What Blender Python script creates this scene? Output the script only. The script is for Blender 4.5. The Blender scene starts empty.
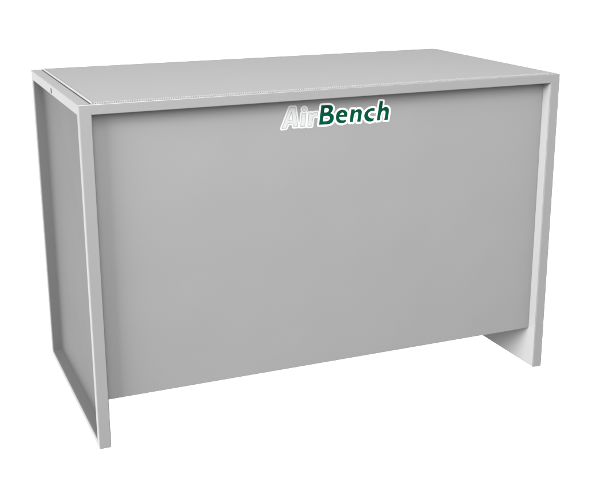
import bpy, bmesh, math, random
import numpy as np
from mathutils import Vector

random.seed(4)
SC = bpy.context.scene
COL = SC.collection

# ---------------------------------------------------------------- dimensions (metres)
W, D, H = 1.5, 0.7675, 0.985        # bench
T = 0.0342                          # width of the end posts seen from the front
S = 0.0278                          # height of the top rail seen from the front
PD = 0.0264                         # depth of the posts seen from the side
RH = 0.0300                         # height of the side top rail
BH = 0.0180                         # height of the side bottom rail
R = 0.0367                          # set-back of the front panel
ZB = 0.1317                         # lower edge of the front panel

# ---------------------------------------------------------------- helpers
def box(bm, x0, x1, y0, y1, z0, z1):
    v = [bm.verts.new((x, y, z)) for x in (x0, x1) for y in (y0, y1) for z in (z0, z1)]
    for f in ((0, 1, 3, 2), (4, 6, 7, 5), (0, 4, 5, 1), (2, 3, 7, 6), (0, 2, 6, 4), (1, 5, 7, 3)):
        bm.faces.new([v[i] for i in f])

def obj(name, bm, mat, parent=None, bevel=0.0, seg=3):
    bmesh.ops.recalc_face_normals(bm, faces=bm.faces)
    me = bpy.data.meshes.new(name)
    bm.to_mesh(me); bm.free()
    me.materials.append(mat)
    o = bpy.data.objects.new(name, me)
    COL.objects.link(o)
    o.parent = parent
    if bevel:
        for p in me.polygons: p.use_smooth = True
        b = o.modifiers.new('bevel', 'BEVEL')
        b.width = bevel; b.segments = seg; b.limit_method = 'ANGLE'
        b.angle_limit = math.radians(30); b.harden_normals = True
    return o

def boolean_mesh(base, others, op):
    """bake base (op) others into one mesh and drop the working copies"""
    for t in others:
        m = base.modifiers.new('b', 'BOOLEAN')
        m.operation = op; m.solver = 'EXACT'; m.object = t
    dg = bpy.context.evaluated_depsgraph_get(); dg.update()
    me = bpy.data.meshes.new_from_object(base.evaluated_get(dg))
    base.modifiers.clear()
    base.data = me
    for t in others:
        bpy.data.objects.remove(t)
    # dissolve the leftover coplanar edges so that bevels only meet real corners
    bm = bmesh.new(); bm.from_mesh(me)
    bmesh.ops.remove_doubles(bm, verts=bm.verts, dist=1e-5)
    bmesh.ops.dissolve_limit(bm, angle_limit=math.radians(1), verts=bm.verts, edges=bm.edges)
    bm.to_mesh(me); bm.free()
    return base

# ---------------------------------------------------------------- materials
def paint(name, col, rough=0.45, spec=0.15, var=0.02, bump=0.02, scale=900, wavy=0):
    m = bpy.data.materials.new(name); m.use_nodes = True
    nt = m.node_tree; b = nt.nodes['Principled BSDF']
    tc = nt.nodes.new('ShaderNodeTexCoord')
    n = nt.nodes.new('ShaderNodeTexNoise'); n.inputs['Scale'].default_value = 3.0
    n.inputs['Detail'].default_value = 3
    nt.links.new(tc.outputs['Object'], n.inputs['Vector'])
    mr = nt.nodes.new('ShaderNodeMapRange')
    mr.inputs['To Min'].default_value = rough - 0.05; mr.inputs['To Max'].default_value = rough + 0.05
    nt.links.new(n.outputs['Fac'], mr.inputs['Value'])
    nt.links.new(mr.outputs['Result'], b.inputs['Roughness'])
    mx = nt.nodes.new('ShaderNodeMixRGB')
    mx.inputs['Color1'].default_value = [c * (1 - var) for c in col] + [1]
    mx.inputs['Color2'].default_value = [c * (1 + var) for c in col] + [1]
    nt.links.new(n.outputs['Fac'], mx.inputs['Fac'])
    nt.links.new(mx.outputs['Color'], b.inputs['Base Color'])
    if bump:                                    # fine texture of the powder coat
        n2 = nt.nodes.new('ShaderNodeTexNoise'); n2.inputs['Scale'].default_value = scale
        nt.links.new(tc.outputs['Object'], n2.inputs['Vector'])
        bp = nt.nodes.new('ShaderNodeBump'); bp.inputs['Strength'].default_value = bump
        bp.inputs['Distance'].default_value = 0.001
        nt.links.new(n2.outputs['Fac'], bp.inputs['Height'])
        nt.links.new(bp.outputs['Normal'], b.inputs['Normal'])
        if wavy:                                # slight oil-canning of the thin sheet
            n3 = nt.nodes.new('ShaderNodeTexNoise'); n3.inputs['Scale'].default_value = 3.5
            n3.inputs['Detail'].default_value = 1
            nt.links.new(tc.outputs['Object'], n3.inputs['Vector'])
            b3 = nt.nodes.new('ShaderNodeBump'); b3.inputs['Strength'].default_value = 1
            b3.inputs['Distance'].default_value = wavy
            nt.links.new(n3.outputs['Fac'], b3.inputs['Height'])
            nt.links.new(b3.outputs['Normal'], bp.inputs['Normal'])
    b.inputs['Specular IOR Level'].default_value = spec
    return m

def perforated(name, col, hole, pitch, radius, **k):
    """painted sheet with a square grid of small punched holes"""
    m = paint(name, col, **k)
    nt = m.node_tree; b = nt.nodes['Principled BSDF']
    src = b.inputs['Base Color'].links[0].from_socket
    tc = nt.nodes.new('ShaderNodeTexCoord')
    sx = nt.nodes.new('ShaderNodeSeparateXYZ')
    nt.links.new(tc.outputs['Object'], sx.inputs['Vector'])
    sq = []
    for ax in 'XY':
        w = nt.nodes.new('ShaderNodeMath'); w.operation = 'PINGPONG'
        w.inputs[1].default_value = pitch / 2
        nt.links.new(sx.outputs[ax], w.inputs[0])
        p = nt.nodes.new('ShaderNodeMath'); p.operation = 'POWER'; p.inputs[1].default_value = 2
        nt.links.new(w.outputs[0], p.inputs[0]); sq.append(p)
    a = nt.nodes.new('ShaderNodeMath'); a.operation = 'ADD'
    nt.links.new(sq[0].outputs[0], a.inputs[0]); nt.links.new(sq[1].outputs[0], a.inputs[1])
    lt = nt.nodes.new('ShaderNodeMath'); lt.operation = 'LESS_THAN'; lt.inputs[1].default_value = radius ** 2
    nt.links.new(a.outputs[0], lt.inputs[0])
    mx = nt.nodes.new('ShaderNodeMixRGB')
    nt.links.new(lt.outputs[0], mx.inputs['Fac'])
    nt.links.new(src, mx.inputs['Color1']); mx.inputs['Color2'].default_value = list(hole) + [1]
    nt.links.new(mx.outputs['Color'], b.inputs['Base Color'])
    return m

K = 0.06
M_FRAME = paint('frame grey powder coat', (K * .86, K * .86, K * .86), rough=0.36, spec=.4)
M_PANEL = paint('front panel grey', (K * .94, K * .94, K * .94), rough=0.5, wavy=.004)
M_SIDE_SHADE = paint('side panel shaded grey', (K * .42, K * .42, K * .42), rough=0.5, wavy=.004)  # panel tone darkened to paint in the shade of its recess
M_SHADE_REAR = paint('rear lip painted shade', (K * .6, K * .6, K * .6), rough=0.6, spec=.15)  # shade at the rear of the recess, put into the colour
M_INNER_LIT = paint('inner sheet painted lit grey', (K * 1.62, K * 1.62, K * 1.62), rough=0.45)  # lightened to paint in the light on the right leg's inner face
M_TOP = perforated('perforated top grey', (K * 1.14, K * 1.14, K * 1.14), (.02, .02, .02), 0.0062, 0.0010, rough=0.5, spec=0.15)
M_EDGE = paint('light folded sheet edge', (K * 1.9, K * 1.9, K * 1.9), rough=0.4)  # lighter grey than the rest of the top
M_STRIP = paint('light punched strip', (K * 1.3, K * 1.3, K * 1.3), rough=0.4)
M_SHADE_LEDGE = paint('ledge painted shade', (K * .7, K * .7, K * .7), rough=0.6, spec=.15)  # shade on the bottom ledge, put into the colour
M_BACK = paint('low bounce inner grey', (K * .5, K * .5, K * .5), rough=0.6)  # unseen inner faces, darkened to cut bounced light
M_DARK = paint('painted hollow dark', (.006, .006, .006), rough=0.8, bump=0)  # near-black for hollows, painted in place of their own shade
M_BACKING = paint('white sticker', (.2, .2, .2), rough=0.5, bump=0)
M_PALE = paint('pale sticker', (.132, .134, .134), rough=0.5, bump=0)
M_FILL = paint('silver letter fill', (.112, .114, .114), rough=0.5, bump=0)
M_LINE = paint('grey letter outline', (.066, .068, .068), rough=0.5, bump=0)
M_GREEN = paint('green letters', (.0002, .0155, .008), rough=0.5, bump=0, spec=0)

# ---------------------------------------------------------------- the bench
bench = bpy.data.objects.new('workbench', None); COL.objects.link(bench)
bench['label'] = 'light grey sheet metal downdraft workbench with perforated top and green lettering on its front panel'
bench['category'] = 'workbench'

# frame: front and rear portals joined by the side rails, welded into one piece
def part_box(*a):
    bm = bmesh.new(); box(bm, *a)
    return obj('tmp', bm, M_FRAME)
TI = T - 0.0012
base = part_box(0, TI, 0, PD, 0, H)
ot = [part_box(W - TI, W, 0, PD, 0, H), part_box(0, W, 0, 0.0315, H - S, H)]
for x0, x1 in ((0, TI), (W - TI, W)):
    ot += [part_box(x0, x1, D - PD, D, 0, H), part_box(x0, x1, 0, D, H - RH, H), part_box(x0, x1, 0, D, 0, BH)]
ot.append(part_box(0, W, D - PD, D, H - S, H))
frame = boolean_mesh(base, ot, 'UNION')
frame.name = 'frame'; frame.parent = bench
def bake(o):
    dg = bpy.context.evaluated_depsgraph_get(); dg.update()
    me = bpy.data.meshes.new_from_object(o.evaluated_get(dg))
    o.modifiers.clear(); o.data = me; me.name = o.name
b = frame.modifiers.new('bevel', 'BEVEL'); b.width = 0.0030; b.segments = 4
b.limit_method = 'ANGLE'; b.angle_limit = math.radians(30)
bake(frame)
cut = part_box(-0.01, 0.012, 0.393, 0.413, H - 0.0250, H - 0.0100)      # latch slot in the left rail
b = frame.modifiers.new('slot', 'BOOLEAN'); b.operation = 'DIFFERENCE'; b.solver = 'EXACT'; b.object = cut
bake(frame); bpy.data.objects.remove(cut)
for p in frame.data.polygons: p.use_smooth = True
b = frame.modifiers.new('normals', 'WEIGHTED_NORMAL'); b.mode = 'FACE_AREA'; b.weight = 100
bm = bmesh.new(); box(bm, 0.0006, 0.0118, 0.3934, 0.4126, H - 0.0247, H - 0.0103)  # dark block filling the slot, put in for its shade
obj('slot', bm, M_DARK, frame)

# side panels: plates let into the frame, plus added lips painted dark as recess shade
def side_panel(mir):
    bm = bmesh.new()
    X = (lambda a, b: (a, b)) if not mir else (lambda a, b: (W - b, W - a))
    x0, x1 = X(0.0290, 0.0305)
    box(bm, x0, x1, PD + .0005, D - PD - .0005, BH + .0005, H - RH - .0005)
    o = obj('side_panel', bm, M_SIDE_SHADE, bench)
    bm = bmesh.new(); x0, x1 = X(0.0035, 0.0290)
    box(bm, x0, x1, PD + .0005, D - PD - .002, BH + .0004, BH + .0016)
    obj('shade_lip', bm, M_SHADE_LEDGE, o)
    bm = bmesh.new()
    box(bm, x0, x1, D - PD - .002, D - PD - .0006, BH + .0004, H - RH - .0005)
    obj('shade_lip', bm, M_SHADE_REAR, o)
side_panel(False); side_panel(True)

# inner sheets closing the ends; right one lightened as if lit, left one darkened
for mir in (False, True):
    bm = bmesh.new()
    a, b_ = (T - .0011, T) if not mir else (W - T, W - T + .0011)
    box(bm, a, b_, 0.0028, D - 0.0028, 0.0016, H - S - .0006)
    obj('inner_panel', bm, M_INNER_LIT if mir else M_BACK, bench)

# front and rear panels with a folded lower edge
def sheet(name, y, out, M_PANEL=M_PANEL):
    bm = bmesh.new()
    box(bm, T + .0008, W - T - .0008, min(y, y + out * .0016), max(y, y + out * .0016), ZB, H - .006)
    o = obj(name, bm, M_PANEL, bench)
    f = bmesh.new()
    ya, yb = sorted((y + out * .0016, y + out * .018))
    box(f, T + .0008, W - T - .0008, ya, yb, ZB, ZB + .0016)
    obj('folded_edge', f, M_PANEL, o)
    return o
front = sheet('front_panel', R, 1)
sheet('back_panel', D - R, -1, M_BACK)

# perforated work top: flat sheet, punched sloping front edge, upturned left edge
ZT = H + .0030
X0, X1, Y0, Y1 = T + .0030, W - T * .72, .0150, D - .010
bm = bmesh.new(); box(bm, X0, X1, Y0, Y1, ZT - .004, ZT)
top = obj('perforated_top', bm, M_TOP, bench)

def punched_strip():
    """strip sloping down to the front rail, one row of real punched slots"""
    bm = bmesh.new()
    p = .0062; n = int((X1 - X0) / p)
    ya, za, yb, zb = .0030, H + .0003, Y0, ZT
    L = math.hypot(yb - ya, zb - za); uy, uz = (yb - ya) / L, (zb - za) / L
    def P(x, t, d=0):              # t along the slope 0..1, d depth below it
        return bm.verts.new((x, ya + uy * L * t + uz * d, za + uz * L * t - uy * d))
    N = 12
    for i in range(n):
        cx = X0 + (i + .5) * p
        ring, low, outer = [], [], []
        for k in range(N):
            a = 2 * math.pi * k / N + math.pi / 4
            c, s = math.cos(a), math.sin(a)
            m = max(abs(c), abs(s))
            hx, ht = cx + .00165 * c, .5 + .30 * s
            ring.append(P(hx, ht)); low.append(P(hx, ht, .0022))
            outer.append(P(cx + p / 2 * c / m, .5 + .5 * s / m))
        for k in range(N):
            j = (k + 1) % N
            bm.faces.new((outer[k], outer[j], ring[j], ring[k]))
            f = bm.faces.new((ring[k], ring[j], low[j], low[k]))
            f.material_index = 0
        f = bm.faces.new(low[::-1]); f.material_index = 1
    bmesh.ops.remove_doubles(bm, verts=bm.verts, dist=1e-5)
    return bm
o = obj('punched_edge', punched_strip(), M_STRIP, top)
o.data.materials.append(M_DARK)
# upturned left edge of the top with the dark joint beside it
bm = bmesh.new(); box(bm, T + .0006, X0 - .0002, .0100, Y1, H - .003, H + .0052)
obj('upturned_edge', bm, M_EDGE, top, bevel=.0008)
bm = bmesh.new(); box(bm, T - .0030, T + .0006, .0120, Y1, H - .002, H + .0005)
obj('joint', bm, M_DARK, top)

# deck under the top, closes the cabinet
bm = bmesh.new(); box(bm, T + .001, W - T - .001, .033, D - .033, H - .0045, H - .0015)
obj('deck', bm, M_INNER_LIT, bench)

# ---------------------------------------------------------------- lettering (outlines in mm on the front panel)
GLYPHS = {
    'B': [[(122.7,58.9), (125.1,59), (127.4,59), (129.7,59), (132.1,59.1), (134.4,59), (136.9,59), (139.5,59), (142.1,58.9), (144.5,58.8), (146.8,58.6), (148.8,58.2), (150.8,57.8), (152.6,57.3), (154.3,56.7), (155.7,55.9), (156.9,54.9), (158,53.7), (158.9,52.4), (159.5,51), (159.9,49.5), (160,47.9), (159.9,46.1), (159.5,44.3), (159,42.5), (158.3,40.9), (157.3,39.4), (156.2,38.1), (154.8,36.8), (153.5,35.6), (152.2,34.3), (153.9,33.3), (155.7,32.3), (157.4,31.4), (159,30.3), (160.2,29), (161.2,27.5), (162,25.9), (162.6,24.1), (162.9,22.3), (163,20.4), (162.8,18.3), (162.4,16.1), (161.7,13.8), (160.8,11.6), (159.8,9.7), (158.6,8.1), (157.1,6.7), (155.5,5.5), (153.7,4.5), (151.8,3.6), (149.8,3), (147.6,2.6), (145.2,2.3), (142.8,2.1), (140.4,2), (137.8,1.9), (135.1,2), (132.4,2.1), (129.6,2.2), (127.1,2.3), (124.6,2.3), (122.2,2.3), (119.9,2.4), (117.6,2.4), (115.3,2.4)],
          [(133.5,49.5), (135.3,49.6), (137.2,49.7), (139,49.7), (140.6,49.7), (142.1,49.5), (143.3,49), (144.3,48.4), (145.1,47.7), (145.8,46.9), (146.3,46.1), (146.5,45.1), (146.5,44), (146.4,42.9), (146,41.8), (145.5,40.9), (144.8,40.1), (143.9,39.3), (142.8,38.7), (141.6,38.1), (140.2,37.7), (138.7,37.5), (137,37.5), (135.1,37.5), (133.3,37.6), (131.5,37.6)],
          [(130.4,27.1), (132.8,27.1), (135.3,27.2), (137.8,27.2), (140.1,27.2), (142.2,26.9), (143.9,26.5), (145.4,26), (146.7,25.4), (147.8,24.7), (148.6,23.9), (149.3,23), (149.8,21.9), (150,20.9), (150,19.8), (149.8,18.7), (149.4,17.6), (148.7,16.5), (147.8,15.3), (146.8,14.3), (145.6,13.6), (144.4,13), (143.1,12.6), (141.7,12.4), (140.1,12.3), (138.4,12.1), (136.6,12.1), (134.6,12.1), (132.5,12.2), (130.4,12.3), (128.4,12.3)]],
    'e': [[(201.7,12.7), (201,5), (199.5,4.4), (197.9,3.7), (196.4,3.1), (194.8,2.6), (193.1,2.2), (191.4,2), (189.6,1.8), (187.8,1.8), (185.9,2), (184.1,2.3), (182.2,2.8), (180.3,3.4), (178.4,4.2), (176.6,5.2), (175,6.3), (173.6,7.7), (172.3,9.3), (171.2,11), (170.3,12.8), (169.6,14.6), (169.1,16.5), (168.9,18.4), (168.8,20.4), (168.9,22.4), (169.1,24.3), (169.5,26.3), (169.9,28.3), (170.6,30.2), (171.3,32.1), (172.3,33.8), (173.5,35.3), (175,36.8), (176.5,38.2), (178.2,39.3), (179.9,40.3), (181.7,41), (183.6,41.5), (185.6,41.8), (187.5,41.9), (189.5,41.9), (191.6,41.7), (193.7,41.2), (195.8,40.6), (197.8,39.8), (199.5,38.9), (201,37.9), (202.4,36.6), (203.5,35.2), (204.5,33.8), (205.2,32.4), (205.7,31), (205.9,29.7), (206,28.3), (205.9,27), (205.8,25.7), (205.7,24.4), (205.5,23.2), (205.3,22), (205,20.8), (204.7,19.6), (179.9,21), (180.1,19.7), (180.3,18.5), (180.6,17.2), (180.9,16.1), (181.5,15), (182.3,14.1), (183.3,13.2), (184.4,12.5), (185.6,11.8), (186.9,11.3), (188.2,10.9), (189.7,10.7), (191.2,10.6), (192.7,10.7), (194.2,10.8), (195.7,11), (197.2,11.4), (198.7,11.8), (200.2,12.3)],
          [(181.6,27.5), (182.1,28.3), (182.6,29.1), (183.1,29.8), (183.7,30.6), (184.4,31.2), (185.3,31.8), (186.4,32.3), (187.6,32.7), (188.7,33), (189.8,33.1), (190.8,33), (191.7,32.6), (192.6,32.1), (193.4,31.5), (194,30.9), (194.4,30.2), (194.7,29.4), (194.8,28.5), (194.9,27.6), (195,26.8)]],
    'n': [[(217.9,40.9), (213,3.6), (224.1,2.8), (227.4,23.8), (227.9,24.9), (228.4,26), (228.9,27), (229.5,28), (230.2,28.9), (231.1,29.7), (232,30.4), (233,30.9), (234.1,31.4), (235,31.6), (236,31.6), (237,31.4), (238,31.1), (238.9,30.6), (239.5,30), (240,29.6), (240.4,29.2), (240.6,28.5), (240.7,27.3), (240.6,25.2), (240.2,21.8), (239.6,17.5), (238.8,12.5), (238.1,7.5), (237.4,2.7), (248.7,1.9), (249.6,7.3), (250.5,13), (251.4,18.5), (252.1,23.4), (252.6,27.4), (252.9,30), (252.9,31.6), (252.8,32.7), (252.6,33.5), (252.1,34.5), (251.5,35.6), (250.7,36.7), (249.8,37.7), (248.7,38.5), (247.6,39.2), (246.3,39.7), (245,40), (243.5,40.2), (242.1,40.2), (240.8,40.2), (239.5,40), (238.2,39.7), (236.9,39.3), (235.7,38.8), (234.6,38.3), (233.5,37.7), (232.4,37), (231.4,36.3), (230.4,35.5), (229.4,34.8), (230.1,40.2)]],
    'c': [[(295.1,38.6), (293.4,39), (291.8,39.5), (290.1,40), (288.3,40.3), (286.4,40.4), (284.2,40.3), (281.8,40), (279.3,39.5), (276.9,38.9), (274.6,38), (272.5,36.9), (270.4,35.6), (268.4,34), (266.5,32.4), (265,30.7), (263.6,28.9), (262.5,27), (261.5,25), (260.8,23), (260.4,20.9), (260.3,18.7), (260.5,16.5), (261,14.2), (261.6,12), (262.5,10.1), (263.7,8.3), (265.1,6.6), (266.7,5.1), (268.5,3.7), (270.3,2.6), (272.3,1.7), (274.5,1), (276.8,0.5), (279,0.2), (281.2,0), (283.2,0.1), (285.2,0.3), (287.1,0.8), (289.1,1.2), (291,1.6), (292.8,10.6), (291.4,10.4), (289.9,10), (288.5,9.8), (287,9.6), (285.6,9.7), (284,10), (282.4,10.5), (280.8,11.1), (279.3,11.8), (278,12.7), (276.8,13.8), (275.7,15), (274.7,16.3), (273.9,17.7), (273.4,19.1), (273.2,20.5), (273.3,22), (273.6,23.5), (274.1,24.9), (274.8,26.1), (275.9,27.2), (277.2,28.3), (278.7,29.2), (280.2,30), (281.6,30.6), (283,31.1), (284.5,31.3), (285.9,31.4), (287.2,31.5), (288.5,31.4), (289.7,31.2), (290.8,30.9), (291.9,30.5), (293,30.1), (294.1,29.8)]],
    'h': [[(310.7,59.2), (321.8,58.3), (319.1,36.5), (320.4,37.2), (321.8,38.1), (323.1,38.9), (324.5,39.6), (325.9,40.1), (327.5,40.5), (329.1,40.7), (330.8,40.8), (332.4,40.7), (333.9,40.5), (335.3,39.9), (336.7,39.2), (338,38.2), (339.2,37.1), (340.1,35.9), (340.9,34.8), (341.5,33.8), (341.9,32.5), (342.1,30.6), (342.1,27.7), (341.8,23.6), (341.2,18.4), (340.4,12.6), (339.5,6.7), (338.7,1.1), (326.4,1.4), (327.1,5.6), (328,10.1), (328.8,14.4), (329.5,18.3), (329.9,21.4), (330.1,23.6), (330.1,25), (329.9,25.9), (329.6,26.6), (329.2,27.4), (328.5,28.2), (327.7,29), (326.8,29.6), (325.8,30), (324.7,30.2), (323.7,30.1), (322.5,29.7), (321.4,29.2), (320.3,28.4), (319.2,27.5), (318.4,26.5), (317.5,25.4), (316.8,24.1), (316.1,22.3), (315.4,20.1), (314.8,17.2), (314.3,13.6), (313.8,9.8), (313.3,5.8), (312.8,2), (301.5,1.9)]],
    'A': [[(25.3,59), (41,58.7), (49.2,3.3), (37,2.6), (34.4,13.9), (19.6,13.6), (12.9,0.6), (0,0)],
          [(30.4,46.2), (33.7,22.6), (20.8,22.5)]],
    'i': [[(62.5,39.6), (74.6,39.3), (70.8,1.9), (57.7,1.8)],
          [(75.8,50), (75.7,49.1), (75.4,48.3), (75,47.4), (74.6,46.7), (74,46), (73.3,45.6), (72.4,45.2), (71.5,44.9), (70.5,44.7), (69.6,44.7), (68.7,44.8), (67.8,45.1), (66.8,45.5), (66,46), (65.3,46.6), (64.7,47.3), (64.2,48.1), (63.8,49), (63.6,49.9), (63.5,50.8), (63.6,51.6), (63.8,52.5), (64.2,53.3), (64.7,54.1), (65.3,54.7), (66,55.2), (66.8,55.6), (67.8,55.9), (68.7,56.1), (69.6,56.1), (70.5,55.9), (71.5,55.6), (72.4,55.2), (73.3,54.7), (74,54.1), (74.6,53.4), (75,52.6), (75.4,51.7), (75.7,50.8)]],
    'r': [[(84,39), (93.9,38.8), (93.9,34.3), (95,35.2), (96.1,36.1), (97.3,37), (98.4,37.8), (99.5,38.5), (100.7,38.9), (101.9,39.2), (103.1,39.5), (104.4,39.6), (105.6,39.6), (106.8,39.5), (108,39.3), (109.2,38.9), (110.4,38.6), (111.6,38.3), (109.7,28.3), (108.4,28.6), (107.1,29), (105.8,29.3), (104.6,29.5), (103.3,29.5), (102.1,29.2), (100.8,28.8), (99.5,28.2), (98.4,27.4), (97.5,26.4), (96.8,25.3), (96.3,24), (95.8,22.4), (95.5,20.5), (95,18.2), (94.6,15.4), (94.1,12), (93.7,8.3), (93.2,4.5), (92.8,0.9), (80.2,1)]],
}
# origin 579 874.3

LX, LZ = 0.579, 0.8743
def signed_distance(conts, xs, zs):
    Xg, Zg = np.meshgrid(xs, zs)
    inside = np.zeros(Xg.shape, bool); best = np.full(Xg.shape, 1e9)
    for c in conts:
        n = len(c)
        for i in range(n):
            ax, az = c[i]; bx, bz = c[(i + 1) % n]
            dx, dz = bx - ax, bz - az
            l2 = dx * dx + dz * dz
            if l2 < 1e-9: continue
            t = np.clip(((Xg - ax) * dx + (Zg - az) * dz) / l2, 0, 1)
            best = np.minimum(best, (Xg - ax - t * dx) ** 2 + (Zg - az - t * dz) ** 2)
            cr = (az > Zg) != (bz > Zg)
            if dz:
                inside ^= cr & (Xg < ax + (Zg - az) / dz * dx)
    d = np.sqrt(best)
    return np.where(inside, -d, d)

def fill(field, xs, zs, y):
    """mesh the region field < 0 of the sampled field as a flat decal at depth y"""
    bm = bmesh.new(); cache = {}
    def V(x, z):
        k = (round(x, 3), round(z, 3))
        if k not in cache: cache[k] = bm.verts.new((LX + x / 1000, y, LZ + z / 1000))
        return cache[k]
    nz, nx = field.shape
    for j in range(nz - 1):
        for i in range(nx - 1):
            q = [(xs[i], zs[j], field[j, i]), (xs[i + 1], zs[j], field[j, i + 1]),
                 (xs[i + 1], zs[j + 1], field[j + 1, i + 1]), (xs[i], zs[j + 1], field[j + 1, i])]
            if all(p[2] >= 0 for p in q): continue
            poly = []
            for k in range(4):
                a, b_ = q[k], q[(k + 1) % 4]
                if a[2] < 0: poly.append(V(a[0], a[1]))
                if (a[2] < 0) != (b_[2] < 0):
                    t = a[2] / (a[2] - b_[2])
                    poly.append(V(a[0] + t * (b_[0] - a[0]), a[1] + t * (b_[1] - a[1])))
            u = []
            for v in poly:
                if v not in u: u.append(v)
            if len(u) > 2:
                try: bm.faces.new(u)
                except ValueError: pass
    return bm
xs = np.arange(-10, 354, .8); zs = np.arange(-10, 74, .8)
F = {k: signed_distance(v, xs, zs) for k, v in GLYPHS.items()}
air = np.minimum.reduce([F[k] for k in 'Air'])
bench_f = np.minimum.reduce([F[k] for k in 'Bench'])
YL = R - .0002
def decal(name, field, mat, y, parent):
    bm = fill(field, xs, zs, y)
    o = obj(name, bm, mat, parent)
    # face the front
    if o.data.polygons[0].normal.y > 0: o.data.flip_normals()
    return o
logo = decal('lettering', np.minimum(bench_f - 5.6, 1e9), M_BACKING, YL - .0002, front)
pale = decal('pale_backing', air - 5.4, M_PALE, YL, front)
decal('letter_fill', air, M_FILL, YL - .0002, pale)
decal('letter_outline', np.abs(air) - .8, M_LINE, YL - .0004, pale)
decal('green_letters', bench_f, M_GREEN, YL - .0004, logo)

# ---------------------------------------------------------------- studio: white floor made translucent, with an added glow from below
fm = bpy.data.materials.new('glowing white floor'); fm.use_nodes = True  # translucent so that the added lamp beneath makes it glow
nt = fm.node_tree; nt.nodes.clear()
out = nt.nodes.new('ShaderNodeOutputMaterial'); add = nt.nodes.new('ShaderNodeMixShader')
tr = nt.nodes.new('ShaderNodeBsdfTranslucent'); df = nt.nodes.new('ShaderNodeBsdfDiffuse')
tr.inputs['Color'].default_value = (.95, .95, .95, 1); df.inputs['Color'].default_value = (.9, .9, .9, 1)
add.inputs['Fac'].default_value = .08
nt.links.new(tr.outputs[0], add.inputs[1]); nt.links.new(df.outputs[0], add.inputs[2])
nt.links.new(add.outputs[0], out.inputs['Surface'])
bm = bmesh.new()
vs = [bm.verts.new((W / 2 + x, 2 + y, -.001)) for x, y in ((-14, -14), (14, -14), (14, 14), (-14, 14))]
bm.faces.new(vs)
fl = obj('floor', bm, fm); fl['kind'] = 'structure'

def area(name, loc, target, size, power, size_y=None):
    l = bpy.data.lights.new(name, 'AREA'); l.energy = power
    l.shape = 'RECTANGLE'; l.size = size; l.size_y = size_y or size
    o = bpy.data.objects.new(name, l); COL.objects.link(o)
    o.location = loc
    o.rotation_euler = (Vector(target) - Vector(loc)).to_track_quat('-Z', 'Y').to_euler()
    return o
area('added_floor_glow', (W / 2, 2, -.6), (W / 2, 2, 0), 32, 3450)  # unseen lamp, added to keep the floor white and shadowless
area('lamp_key', (-11.2, -4.4, 5.4), (.7, .2, .5), 7.5, 11800, 4.5)
area('lamp_top', (.7, -.9, 3.8), (.75, .3, .8), 3.4, 310)
area('lamp_front', (.1, -4.1, 3.6), (.5, 0, .4), 3.8, 1180)

w = bpy.data.worlds.new('World'); SC.world = w; w.use_nodes = True
w.node_tree.nodes['Background'].inputs['Color'].default_value = (1, 1, 1, 1)
w.node_tree.nodes['Background'].inputs['Strength'].default_value = 1.1

# ---------------------------------------------------------------- camera
cd = bpy.data.cameras.new('camera'); cam = bpy.data.objects.new('camera', cd); COL.objects.link(cam)
cam.location = (-.51131, -2.70286, 1.42601)
cam.rotation_euler = (1.28774, .00205, -.40141)
cd.sensor_width = 36; cd.lens = 1048.18 / 590 * 36
cd.shift_x = (295 - 304.796) / 590; cd.shift_y = (231.73 - 250) / 590
cd.clip_start = .05; cd.clip_end = 100
SC.camera = cam
SC.view_settings.view_transform = 'Standard'; SC.view_settings.look = 'None'
SC.view_settings.exposure = 0; SC.view_settings.gamma = 1
